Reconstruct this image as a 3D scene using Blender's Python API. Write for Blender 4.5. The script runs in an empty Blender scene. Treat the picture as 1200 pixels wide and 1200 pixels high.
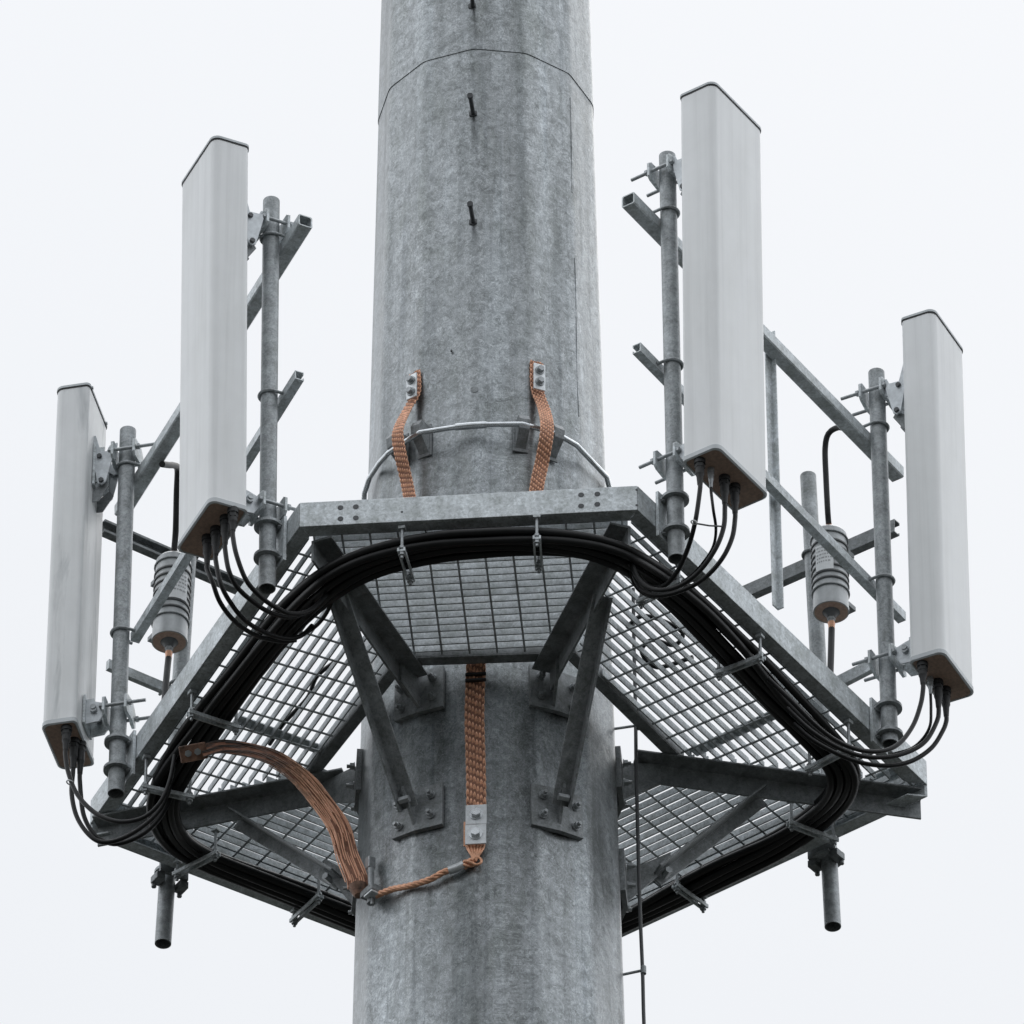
import bpy, math, random
from mathutils import Vector, Matrix
R_ = random.Random(7)
V = Vector
sc = bpy.context.scene
COL = sc.collection

# ------------------------------------------------------------------ camera
F = 11076.0                     # focal length, in pixels of a 1200 px wide photograph
PITCH = math.radians(40.0)
FW = V((0, math.cos(PITCH), math.sin(PITCH)))
UP = V((0, -math.sin(PITCH), math.cos(PITCH)))
RT = V((1, 0, 0))
DIST = F/320.0
CAM = -(FW*DIST + RT*(DIST*(573-600)/F) - UP*(DIST*(878-600)/F))

def ray(px, py):
    return (FW + RT*((px-600)/F) - UP*((py-600)/F))
def proj(p):
    d = p-CAM; k = d.dot(FW)
    return (600+F*d.dot(RT)/k, 600-F*d.dot(UP)/k)
def at_z(px, py, z=0.0):
    r = ray(px, py); return CAM + r*((z-CAM.z)/r.z)
def at_y(px, py, y):
    r = ray(px, py); return CAM + r*((y-CAM.y)/r.y)
def on_plane(px, py, P, n):
    r = ray(px, py); return CAM + r*((P-CAM).dot(n)/r.dot(n))
def z_of(x, y, py):
    lo, hi = -6.0, 8.0
    for _ in range(60):
        m = (lo+hi)/2
        if proj(V((x, y, m)))[1] > py: lo = m
        else: hi = m
    return (lo+hi)/2

cd = bpy.data.cameras.new('camera'); cam = bpy.data.objects.new('camera', cd); COL.objects.link(cam)
cam.location = CAM; cam.rotation_euler = (math.pi/2+PITCH, 0, 0)
cd.sensor_width = 36; cd.lens = F/1200*36; cd.clip_start = 0.1; cd.clip_end = 20000
sc.camera = cam

# ------------------------------------------------------------------ materials
def mat(name):
    m = bpy.data.materials.new(name); m.use_nodes = True
    nt = m.node_tree; b = nt.nodes['Principled BSDF']
    return m, nt, b
def node(nt, t, **kw):
    n = nt.nodes.new(t)
    for k, v in kw.items(): setattr(n, k, v)
    return n
def ramp(nt, fac, stops):
    r = node(nt, 'ShaderNodeValToRGB'); e = r.color_ramp.elements
    e[0].position, e[0].color = stops[0][0], (*stops[0][1], 1)
    e[1].position, e[1].color = stops[-1][0], (*stops[-1][1], 1)
    for p, c in stops[1:-1]:
        x = e.new(p); x.color = (*c, 1)
    nt.links.new(fac, r.inputs[0]); return r.outputs[0]
def noise(nt, vec, scale, detail=4, rough=.55, dist=0.0):
    n = node(nt, 'ShaderNodeTexNoise'); n.inputs['Scale'].default_value = scale
    n.inputs['Detail'].default_value = detail; n.inputs['Roughness'].default_value = rough
    n.inputs['Distortion'].default_value = dist; nt.links.new(vec, n.inputs['Vector']); return n.outputs[0]
def mapping(nt, vec, scale):
    m = node(nt, 'ShaderNodeMapping'); m.inputs['Scale'].default_value = scale
    nt.links.new(vec, m.inputs[0]); return m.outputs[0]
def mix(nt, a, b, fac, mode='MIX'):
    m = node(nt, 'ShaderNodeMix', data_type='RGBA', blend_type=mode)
    for s, v in ((m.inputs[0], fac), (m.inputs[6], a), (m.inputs[7], b)):
        if hasattr(v, 'links') or hasattr(v, 'is_output'): nt.links.new(v, s)
        elif isinstance(v, tuple): s.default_value = (*v, 1)
        else: s.default_value = v
    return m.outputs[2]
def bump(nt, b, h, strength, dist=.002):
    n = node(nt, 'ShaderNodeBump'); n.inputs['Strength'].default_value = strength
    n.inputs['Distance'].default_value = dist
    nt.links.new(h, n.inputs['Height']); nt.links.new(n.outputs[0], b.inputs['Normal'])

def galvanised(name, lo, hi, scale=1.0, rough=(.42, .62), metal=.35, pole=False):
    m, nt, b = mat(name)
    tc = node(nt, 'ShaderNodeTexCoord').outputs['Object']
    n1 = noise(nt, mapping(nt, tc, (1, 1, .35)) if pole else tc, 7*scale, 8, .7, .5)
    n2 = noise(nt, tc, (24 if pole else 46)*scale, 8, .72, .7)
    n3 = noise(nt, mapping(nt, tc, (14, 14, 1.1)), 1.0*scale, 5, .6, .3)
    tint = (.985, 1.035, 1.055)
    c = lambda k: tuple(k*t for t in tint)
    cd_ = lambda k: (k*.97, k*1.03, k*1.02)
    mid = (lo+hi)/2
    a = ramp(nt, n1, [(.36, cd_(lo)), (.50, c(mid)), (.64, c(hi))])
    d = ramp(nt, n2, [(.39, (.70, .715, .715)), (.47, (.93, .95, .955)), (.53, (1.0, 1.01, 1.02)), (.62, (1.22, 1.24, 1.26))])
    col = mix(nt, a, d, .95, 'MULTIPLY')
    s = ramp(nt, n3, [(.30, (.80, .80, .80)), (.52, (1, 1, 1)), (.72, (1.12, 1.12, 1.13))])
    col = mix(nt, col, s, .75, 'MULTIPLY')
    if pole:
        n8 = noise(nt, mapping(nt, tc, (1, 1, .8)), 75, 4, .65, 1.2)
        pm = ramp(nt, noise(nt, mapping(nt, tc, (1, 1, .3)), 4.5, 5, .6, .8), [(.40, (.15,)*3), (.58, (1,)*3)])
        col = mix(nt, col, ramp(nt, n8, [(.38, (.80,)*3), (.5, (1,)*3), (.62, (1.20,)*3)]), pm, 'MULTIPLY')
        n9 = noise(nt, mapping(nt, tc, (5, 5, .22)), 1.6, 5, .62, .25)
        col = mix(nt, col, ramp(nt, n9, [(.36, (.78, .79, .79)), (.47, (1, 1, 1)), (.53, (1, 1, 1)), (.62, (1.15, 1.16, 1.17))]), 1.0, 'MULTIPLY')
        # worm-like zinc ripples and short sideways drips
        n4 = noise(nt, mapping(nt, tc, (1, 1, .7)), 34, 3, .5, 2.6)
        w = ramp(nt, n4, [(.43, (1, 1, 1)), (.48, (1.38, 1.38, 1.38)), (.525, (.74, .74, .74)), (.59, (1, 1, 1))])
        col = mix(nt, col, w, 1.0, 'MULTIPLY')
        n5 = noise(nt, mapping(nt, tc, (9, 9, 75)), 1.0, 3, .55, .6)
        n6 = noise(nt, mapping(nt, tc, (5, 5, .5)), 1.3, 2, .5, .2)
        dr = ramp(nt, n5, [(.54, (1, 1, 1)), (.58, (1.5, 1.5, 1.5)), (.63, (.9, .9, .9)), (.7, (1.1, 1.1, 1.1))])
        sx = node(nt, 'ShaderNodeSeparateXYZ'); nt.links.new(tc, sx.inputs[0])
        bx = ramp(nt, sx.outputs[0], [(0, (0,)*3), (.03, (1,)*3), (.14, (1,)*3), (.2, (0,)*3)])
        msk = mix(nt, ramp(nt, n6, [(.42, (0, 0, 0)), (.55, (1, 1, 1))]), bx, 1.0, 'MULTIPLY')
        col = mix(nt, col, mix(nt, (1, 1, 1), dr, msk), .8, 'MULTIPLY')
        n7 = noise(nt, mapping(nt, tc, (30, 30, .55)), 1.0, 4, .6, .15)
        st = ramp(nt, n7, [(.57, (1, 1, 1)), (.64, (.78, .79, .80)), (.75, (.66, .67, .68))])
        col = mix(nt, col, st, .7, 'MULTIPLY')
    nt.links.new(col, b.inputs['Base Color'])
    b.inputs['Metallic'].default_value = metal
    r = ramp(nt, n1, [(.3, (rough[0],)*3), (.7, (rough[1],)*3)]); nt.links.new(r, b.inputs['Roughness'])
    bump(nt, b, n2, .5 if pole else .25, .003 if pole else .0015)
    return m
def plain(name, col, rough, metal=0.0, var=.12, scale=30, bmp=0.0, coat=0.0, streak=False):
    m, nt, b = mat(name)
    tc = node(nt, 'ShaderNodeTexCoord').outputs['Object']
    n1 = noise(nt, tc, scale, 5, .6, .4)
    lo = tuple(c*(1-var) for c in col); hi = tuple(c*(1+var) for c in col)
    c = ramp(nt, n1, [(.32, lo), (.68, hi)])
    if streak:
        n3 = noise(nt, mapping(nt, tc, (30, 30, .7)), 1.0, 5, .6, .2)
        c = mix(nt, c, ramp(nt, n3, [(.32, (.90, .90, .90)), (.5, (1, 1, 1)), (.7, (1.03, 1.03, 1.03))]), .8, 'MULTIPLY')
        n4 = noise(nt, mapping(nt, tc, (1, 1, .35)), 4, 4, .6, .6)
        c = mix(nt, c, ramp(nt, n4, [(.35, (.93, .93, .92)), (.6, (1, 1, 1))]), .8, 'MULTIPLY')
        if streak == 2:
            n5 = noise(nt, mapping(nt, tc, (9, 9, 1.6)), 1.0, 5, .6, .4)
            c = mix(nt, c, ramp(nt, n5, [(.34, (.62, .635, .645)), (.46, (1, 1, 1))]), .8, 'MULTIPLY')
    nt.links.new(c, b.inputs['Base Color'])
    b.inputs['Roughness'].default_value = rough; b.inputs['Metallic'].default_value = metal
    if coat: b.inputs['Coat Weight'].default_value = coat
    if bmp: bump(nt, b, n1, bmp, .001)
    return m
M = {}
M['pole'] = galvanised('galvanised_pole', .215, .30, 1.0, (.27,.42), pole=True, metal=.75)
M['galv'] = galvanised('galvanised_steel', .43, .68, 1.5, metal=.3)
M['galv_old'] = galvanised('weathered_galvanised', .17, .30, 2.0, (.45, .65), .25)
M['pipe'] = galvanised('galvanised_pipe', .22, .42, 2.2, (.4, .6), .35)
M['grate'] = galvanised('galvanised_grating', .37, .57, 2.0, (.45, .6), .3)
M['radome'] = plain('radome_grey', (.775, .79, .795), .45, var=.03, scale=5, streak=True)
M['radome_old'] = plain('radome_stained', (.73, .745, .75), .45, var=.05, scale=5, streak=2)
M['cap'] = plain('cap_grey', (.50, .53, .545), .5, var=.06, scale=25)
M['brown'] = plain('cap_brown', (.45, .315, .25), .6, var=.2, scale=70)
M['seam'] = plain('seam_black', (.012, .012, .013), .6)
M['cable'] = plain('cable_black', (.008, .0083, .0088), .42, var=.3, scale=30)
M['cable'].node_tree.nodes['Principled BSDF'].inputs['Specular IOR Level'].default_value = .32
M['rubber'] = plain('rubber_black', (.016, .017, .018), .6, var=.3)
M['greycable'] = plain('cable_grey', (.05, .053, .056), .5, var=.2)
M['copper'] = plain('copper', (.74, .40, .25), .45, .25, var=.3, scale=50, bmp=.2)
M['copper_core'] = plain('copper_core', (.26, .125, .08), .7, .1, var=.3, scale=50)  # darker copper: shade of the gaps between strands put into the colour
M['copper_old'] = plain('copper_tarnished', (.20, .115, .08), .55, .25, var=.8, scale=22, bmp=.2)
M['tin'] = plain('tinned_lug', (.62, .645, .66), .38, .5, var=.15, scale=60)
M['bolt'] = plain('bolt_zinc', (.33, .35, .36), .42, .5, var=.2, scale=60)
M['bolt_dark'] = plain('bolt_dark', (.07, .074, .078), .5, .3, var=.2)
M['bright'] = plain('bright_rod', (.66, .69, .71), .25, .8, var=.1)
M['link'] = plain('bracket_plate', (.50, .53, .55), .42, .35, var=.16, scale=35)
M['label'] = plain('label_white', (.74, .76, .77), .5, var=.08)
M['ink'] = plain('label_ink', (.38, .39, .40), .6)
M['canister'] = plain('canister_grey', (.44, .46, .47), .4, .2, var=.14, scale=22, streak=True)
M['rib'] = plain('canister_rib', (.085, .09, .093), .5, .1, var=.2)
M['ground'] = plain('ground_grass', (.027, .028, .024), .9, var=.3, scale=.3)

# ------------------------------------------------------------------ mesh builder
class MB:
    def __init__(s): s.v = []; s.f = []; s.sm = []
    def add(s, vs, fs, smooth=False):
        o = len(s.v); s.v += [V(p) for p in vs]
        for f in fs: s.f.append(tuple(i+o for i in f)); s.sm.append(smooth)
        return s
    def hexa(s, p):      # 8 points: bottom ring 0-3, top ring 4-7
        return s.add(p, [(3,2,1,0),(4,5,6,7),(0,1,5,4),(1,2,6,5),(2,3,7,6),(3,0,4,7)])
    def prism(s, poly, z0, z1):
        n = len(poly); a = [V((p[0], p[1], z0)) for p in poly]; b = [V((p[0], p[1], z1)) for p in poly]
        return s.add(a+b, [tuple(range(n-1,-1,-1)), tuple(range(n,2*n))]+[(i,(i+1)%n,n+(i+1)%n,n+i) for i in range(n)])
    def loft(s, r0, r1, cap=True, smooth=False):
        n = len(r0)
        s.add(list(r0)+list(r1), [(i,(i+1)%n,n+(i+1)%n,n+i) for i in range(n)], smooth)
        if cap: s.add(r0, [tuple(range(n-1,-1,-1))]); s.add(r1, [tuple(range(n))])
        return s
    def box(s, c, ax, ay, az, x, y, z):   # centre, unit axes, full sizes
        c = V(c); P = []
        for k in (-1, 1):
            for i, j in ((-1,-1),(1,-1),(1,1),(-1,1)):
                P.append(c+ax*(i*x/2)+ay*(j*y/2)+az*(k*z/2))
        return s.hexa(P)
    def section(s, a, b, up, poly):        # extrude the 2-D section poly (side, up) from a to b
        a = V(a); b = V(b); d = (b-a).normalized(); sd = d.cross(up).normalized(); u = sd.cross(d)
        r0 = [a+sd*p[0]+u*p[1] for p in poly]; r1 = [b+sd*p[0]+u*p[1] for p in poly]
        return s.loft(r0, r1)
    def tube(s, pts, r, n=10, cap=True, smooth=True):
        pts = [V(p) for p in pts]; N = len(pts); rings = []
        t0 = (pts[1]-pts[0]).normalized()
        ref = V((0,0,1)) if abs(t0.z) < .9 else V((1,0,0))
        u = (ref-t0*ref.dot(t0)).normalized()
        for i in range(N):
            t = (pts[min(i+1,N-1)]-pts[max(i-1,0)]).normalized()
            u = (u-t*u.dot(t)).normalized(); w = t.cross(u)
            rr = r[i] if isinstance(r, (list, tuple)) else r
            rings.append([pts[i]+u*(rr*math.cos(2*math.pi*k/n))+w*(rr*math.sin(2*math.pi*k/n)) for k in range(n)])
        o = len(s.v)
        for g in rings: s.v += g
        for i in range(N-1):
            for k in range(n):
                s.f.append((o+i*n+k, o+i*n+(k+1)%n, o+(i+1)*n+(k+1)%n, o+(i+1)*n+k)); s.sm.append(smooth)
        if cap: s.add(rings[0], [tuple(range(n-1,-1,-1))]); s.add(rings[-1], [tuple(range(n))])
        return s
    def cyl(s, a, b, r, n=16, smooth=True): return s.tube([a, b], r, n, True, smooth)
    def hollow(s, a, b, ro, ri, n=20):      # pipe with open ends
        a = V(a); b = V(b); d = (b-a).normalized()
        ref = V((1,0,0)) if abs(d.x) < .9 else V((0,1,0))
        u = (ref-d*ref.dot(d)).normalized(); w = d.cross(u)
        C = lambda c, r: [c+u*(r*math.cos(2*math.pi*k/n))+w*(r*math.sin(2*math.pi*k/n)) for k in range(n)]
        A, B, Ai, Bi = C(a,ro), C(b,ro), C(a,ri), C(b,ri)
        s.loft(A, B, False, True); s.loft(Bi, Ai, False, True); s.loft(Ai, A, False); s.loft(B, Bi, False)
        return s
    def hexnut(s, c, d, r, h):
        return s.tube([V(c), V(c)+V(d).normalized()*h], r, 6, True, False)
    def torus(s, c, ax, R, r, a0=0, a1=2*math.pi, n=24, m=8, ref=None):
        ax = V(ax).normalized(); ref = V(ref) if ref else (V((1,0,0)) if abs(ax.x) < .9 else V((0,1,0)))
        u = (ref-ax*ref.dot(ax)).normalized(); w = ax.cross(u)
        P = [V(c)+u*(R*math.cos(a0+(a1-a0)*i/n))+w*(R*math.sin(a0+(a1-a0)*i/n)) for i in range(n+1)]
        return s.tube(P, r, m)
    def build(s, name, material, parent=None, bevel=0.0):
        me = bpy.data.meshes.new(name)
        off = parent_world(parent) if parent else (sum(s.v, V())/len(s.v) if s.v else V())
        if not parent:
            z = min(p.z for p in s.v); off = V((off.x, off.y, z))
        me.from_pydata([p-off for p in s.v], [], s.f)
        me.polygons.foreach_set('use_smooth', s.sm)
        me.materials.append(M[material] if isinstance(material, str) else material); me.update()
        ob = bpy.data.objects.new(name, me); COL.objects.link(ob)
        if parent: ob.parent = parent
        else: ob.location = off
        if bevel:
            md = ob.modifiers.new('bevel', 'BEVEL'); md.width = bevel; md.segments = 2; md.limit_method = 'ANGLE'; md.angle_limit = math.radians(40)
        return ob
def parent_world(o):
    return V((0,0,0)) if getattr(o, 'type', '') == 'MESH' and o.parent and False else ROOT[o.name]
ROOT = {}
_b0 = MB.build
def _build(s, name, material, parent=None, bevel=0.0):
    ob = _b0(s, name, material, parent, bevel)
    ROOT[ob.name] = ROOT[parent.name] if parent else V(ob.location)
    return ob
MB.build = _build
def thing(name, loc, label, cat, group=None):
    o = bpy.data.objects.new(name, None); COL.objects.link(o); o.location = V(loc); o.empty_display_size = .1
    ROOT[o.name] = V(loc); return tag(o, label, cat, group)
def tag(o, label, cat, group=None, kind=None):
    if label: o['label'] = label
    if cat: o['category'] = cat
    if group: o['group'] = group
    if kind: o['kind'] = kind
    return o
def smooth_path(pts, step=.012, closed=False):
    pts = [V(p) for p in pts]; n = len(pts); out = []
    for i in range(n if closed else n-1):
        if closed: p0, p1, p2, p3 = pts[i-1], pts[i], pts[(i+1)%n], pts[(i+2)%n]
        else: p0, p1, p2, p3 = pts[max(i-1,0)], pts[i], pts[i+1], pts[min(i+2,n-1)]
        k = max(2, int((p2-p1).length/step))
        for j in range(k):
            t = j/k
            out.append(.5*((2*p1)+(p2-p0)*t+(2*p0-5*p1+4*p2-p3)*t*t+(3*p1-p0-3*p2+p3)*t**3))
    if not closed: out.append(pts[-1])
    return out
Z = V((0,0,1))

# ------------------------------------------------------------------ ground
g = MB().add([(-4000,-4000,CAM.z-1.6),(4000,-4000,CAM.z-1.6),(4000,4000,CAM.z-1.6),(-4000,4000,CAM.z-1.6)], [(0,1,2,3)]).build('ground', 'ground')
tag(g, 'dark grass ground far below the mast', 'ground', kind='structure')

# ------------------------------------------------------------------ pole
NS = 13; A0 = math.radians(-6.8)           # azimuth from the front, clockwise seen from the camera
def rad(z):                                # shaft radius by height, from its width in the photograph
    z0, r0 = 3.55, .410; z1, r1 = -1.45, .4915
    return r0+(z-z0)*(r1-r0)/(z1-z0)
LEAN = -.0042                               # the shaft leans a hair to the left
def az(a, r, z): return V((r*math.sin(a)+LEAN*z, -r*math.cos(a), z))
def pole_ring(z, dr=0.0):
    out = []
    for k in range(NS):                    # each bend of the folded shaft is a small rounded corner
        a = A0+2*math.pi*k/NS; r = (rad(z)+dr)*1.012
        e0 = az(a-2*math.pi/NS, r, z); e1 = az(a, r, z); e2 = az(a+2*math.pi/NS, r, z)
        out += [e1+(e0-e1).normalized()*.022, e1+(e0-e1).normalized()*.007-az(a,1,0)*.0012,
                e1+(e2-e1).normalized()*.007-az(a,1,0)*.0012, e1+(e2-e1).normalized()*.022]
    return out
def pole_pt(px, py, off=0.0):              # where the ray meets the front of the shaft
    r = ray(px, py); hi = -CAM.y/r.y; lo = hi-.8/r.y
    for _ in range(60):
        m = (lo+hi)/2; p = CAM+r*m
        if math.hypot(p.x-LEAN*p.z, p.y) > rad(p.z)+off: lo = m
        else: hi = m
    return CAM+r*lo
seam_z = z_of(0, -rad(2.6), 56)
pole = thing('monopole', (0, 0, CAM.z-1.6), 'tall grey galvanised steel mast with faceted sides', 'mast')
zs = [CAM.z-1.6, -8, -2, 0, 1, seam_z+.3]
m = MB()
for a, b in zip(zs, zs[1:]): m.loft(pole_ring(a), pole_ring(b), False, True)
m.build('lower_shaft', 'pole', pole)
m = MB(); m.loft(pole_ring(seam_z, .0026), pole_ring(seam_z+4, .0), False, True); m.loft(pole_ring(seam_z, -.004), pole_ring(seam_z, .0026), False)
m.build('upper_shaft', 'pole', pole)
a_ = A0+2*math.pi*2/NS+.012
for z0_, z1_ in ((seam_z-.62, seam_z-.12), (seam_z-1.75, seam_z-.95)):
    MB().tube([az(a_+.006*math.sin(7*z), rad(z)*1.0075-.0004+.0006*math.sin(19*z), z) for z in [z0_+(z1_-z0_)*k/60 for k in range(61)]], .0017, 6).build('weld_seam', 'pole', pole)
for px, py, qx, qy in ((554,10,553,-12), (555,136,551,113), (555,263,551,240)):
    a = pole_pt(px, py, -.01); n = V((a.x,a.y,0)).normalized(); b = at_y(qx, qy, a.y-.135)
    b = a+(b-a).normalized()*min((b-a).length, .17)
    m = MB().cyl(a, b, .0085, 10); m.cyl(b-(b-a).normalized()*.004, b+(b-a).normalized()*.010, .0115, 10); m.hexnut(a+n*.004, n, .017, .014)
    m.build('step_bolt', 'bolt_dark', pole)
a = pole_pt(556, 457, 0); n = V((a.x,a.y,0)).normalized()
MB().cyl(a-n*.004, a+n*.004, .015, 14).build('hole_plug', 'galv_old', pole)
for px, py in ((529,411),(554,402)):
    a = pole_pt(px, py, 0); MB().cyl(a-V((0,-.004,0)), a+V((0,-.002,0)), .004, 8).build('hole_mark', 'bolt_dark', pole)  # dark stub standing in for the shade of a small hole

# ------------------------------------------------------------------ platform
ZT = .112
T = [at_z(351,589,ZT), at_z(747,569,ZT), at_z(1086,892,ZT), at_z(588,1150,0), at_z(106,938,ZT)]   # front-left, front-right, right, back, left
T = [V((p.x, p.y, 0)) for p in T]
I = [at_z(466,771,0), at_z(674,764,0), at_z(802,890,0), at_z(585,1002,0), at_z(359,906,0)]
I = [V((p.x, p.y, 0)) for p in I]
def offset(poly, d):                       # move every side inwards by d
    n = len(poly); out = []; c = sum(poly, V())/n; lines = []
    for i in range(n):
        a, b = poly[i], poly[(i+1)%n]; t = (b-a).normalized(); nn = V((-t.y, t.x, 0))
        if (c-a).dot(nn) < 0: nn = -nn
        lines.append((a+nn*d, t))
    for i in range(n):
        (p, t), (q, s) = lines[i-1], lines[i]
        k = ((q-p).x*s.y-(q-p).y*s.x)/(t.x*s.y-t.y*s.x); out.append(p+t*k)
    return out
plat = thing('work_platform', (0,0,0), 'galvanised five-sided grating platform around the mast', 'platform')
O0, O1, O2 = T, offset(T, .008), offset(T, .055)
beams = []
def quad4(a, b, c, d, z0, z1, m): m.prism([a, b, c, d], z0, z1)
def cut(a, b, e): t = (b-a).normalized(); return a+t*e, b-t*e
for i in range(5):
    j = (i+1)%5
    zb = -.055 if i in (2, 3) else 0.0
    m = MB()
    a, b = cut(O0[i], O0[j], .001); c, d = cut(O1[i], O1[j], .001); e, f = cut(O2[i], O2[j], .001)
    quad4(a, b, d, c, zb, ZT, m); quad4(c, d, f, e, zb, zb+.008, m); quad4(c, d, f, e, ZT-.008, ZT, m)
    beams.append(m.build('edge_beam', 'galv', plat, .002))
# dark discs painting the shade inside open holes of the front beam
t0 = (T[1]-T[0]).normalized(); n0 = V((t0.y, -t0.x, 0)); n0 = n0 if n0.y < 0 else -n0
for cl in (((399,595),(417,594),(399,608),(417,607)), ((681,580),(700,579),(681,593),(700,591))):
    for px, py in cl:
        p = on_plane(px, py, T[0], n0)
        MB().cyl(p-n0*.004, p+n0*.0015, .0105, 14).build('bolt', 'bolt_dark', beams[0])  # no real fastener: dark disc for a shaded open hole
for px, py in ((746,574),(746,592),(471,600)):
    p = on_plane(px, py, T[0], n0); MB().cyl(p-n0*.004, p+n0*.001, .0045, 10).build('bolt', 'bolt_dark', beams[0])
# inner frame
J0, J1 = I, offset(I, .045)
for i in range(5):
    j = (i+1)%5; m = MB()
    a, b = cut(J0[i], J0[j], .001); c, d = cut(J1[i], J1[j], .001)
    quad4(a, b, d, c, -.004, .002, m)
    t = (b-a).normalized(); k = offset(I, .006); a2, b2 = cut(k[i], k[j], .001)
    quad4(a, b, b2, a2, .002, .05, m)
    m.build('inner_beam', 'galv_old', plat, .0015)
# gratings
def clip(p, t, poly):                      # the stretch of the line p+t*s inside a convex polygon
    lo, hi = -1e9, 1e9; c = sum(poly, V())/len(poly)
    for i in range(len(poly)):
        a, b = poly[i], poly[(i+1)%len(poly)]; e = (b-a).normalized(); n = V((-e.y, e.x, 0))
        if (c-a).dot(n) < 0: n = -n
        den = t.dot(n); num = (a-p).dot(n)
        if abs(den) < 1e-9:
            if num > 0: return None
            continue
        s = num/den
        if den > 0: lo = max(lo, s)
        else: hi = min(hi, s)
    return (p+t*lo, p+t*hi) if hi-lo > .02 else None
G0 = offset(T, .012); G1 = offset(I, -.002)
for i in range(5):
    j = (i+1)%5; poly = [G0[i], G0[j], G1[j], G1[i]]
    c = sum(poly, V())/4
    poly = [p+(c-p).normalized()*.006 for p in poly]
    t = (G0[j]-G0[i]).normalized(); n = V((-t.y, t.x, 0)); n = n if (c-G0[i]).dot(n) > 0 else -n
    m = MB()
    for k in range(60):
        q = clip(G0[i]+n*(.012+.038*k), t, poly)
        if q:
            w = R_.uniform(-.0008, .0008)
            tj = (t+n*R_.uniform(-.003, .003)+Z*R_.uniform(-.002, .002)).normalized(); nj = (n+Z*R_.uniform(-.05, .05)); nj = (nj-tj*nj.dot(tj)).normalized()
            m.box((q[0]+q[1])/2+V((0,0,.0195))+n*w, tj, nj, tj.cross(nj), (q[1]-q[0]).length, .0056, .028)
    for k in range(-40, 60):
        q = clip(G0[i]+t*(.04+.1*k), n, poly)
        if q: m.cyl(q[0]+V((0,0,.0065)), q[1]+V((0,0,.0065)), .0046, 6)
    m.build('grating_panel', 'grate', plat)
# arms: steel angles from the corners to the mast, with plates and braces
def Lsec(w, h, t, side): # section in (side, up): flange on top going to +side, leg hanging at side 0
    p = [(0,0),(0,-h),(t,-h),(t,-t),(w,-t),(w,0)]
    return p if side > 0 else [(-x, y) for x, y in reversed(p)]
#  flange edge line (the side away from the leg is towards the front), leg line given by pixels at z
arm_px = [((365,634),(478,795)), ((739,617),(647,787)), ((1078,938),(742,893)), None, ((116,970),(408,914))]
legside = []
arms = []
def wrap_plate(a, z0, z1, half=math.radians(12.6), bolts=True, inner=None):
    m = MB(); pts = []
    for da in (-half, 0, half):
        pts.append((a+da))
    P = []
    for z in (z0, z1):
        r = rad(z)
        k0, k2 = ((.02, 0) if a < 0 else (0, .02)) if abs(a) < 1 else (0, 0)
        ins = [az(pts[0], r*.992, z+k0), az(a, r*1.008, z), az(pts[2], r*.992, z+k2)]
        outs = [az(pts[0], r*.992+.02, z+k0), az(a, r*1.008+.02, z), az(pts[2], r*.992+.02, z+k2)]
        P.append(ins+outs[::-1])
    m.loft(P[0], P[1])
    pl = m.build('mounting_plate', 'galv_old', plat, .002)
    if bolts:
        for da in (-half*.62, half*.62):
            nn = az(a+math.copysign(half*.5, da), 1, 0)
            for zz in (z0+.05, z1-.05):
                p = az(a+da, rad(zz)*1.0+.021, zz)
                b = MB().cyl(p, p+nn*.004, .0165, 14); b.hexnut(p+nn*.004, nn, .0135, .014); b.cyl(p+nn*.018, p+nn*.03, .0075, 8)
                b.build('bolt', 'bolt', pl)
    return pl
plate_az = [math.radians(x) for x in (-32.5, 30.5, 95, 178, -97)]
zl = [ (z_of(*az(plate_az[0], rad(-.6)+.01, 0).xy, 976)), (z_of(*az(plate_az[1], rad(-.6)+.01, 0).xy, 976)) ]
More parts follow.
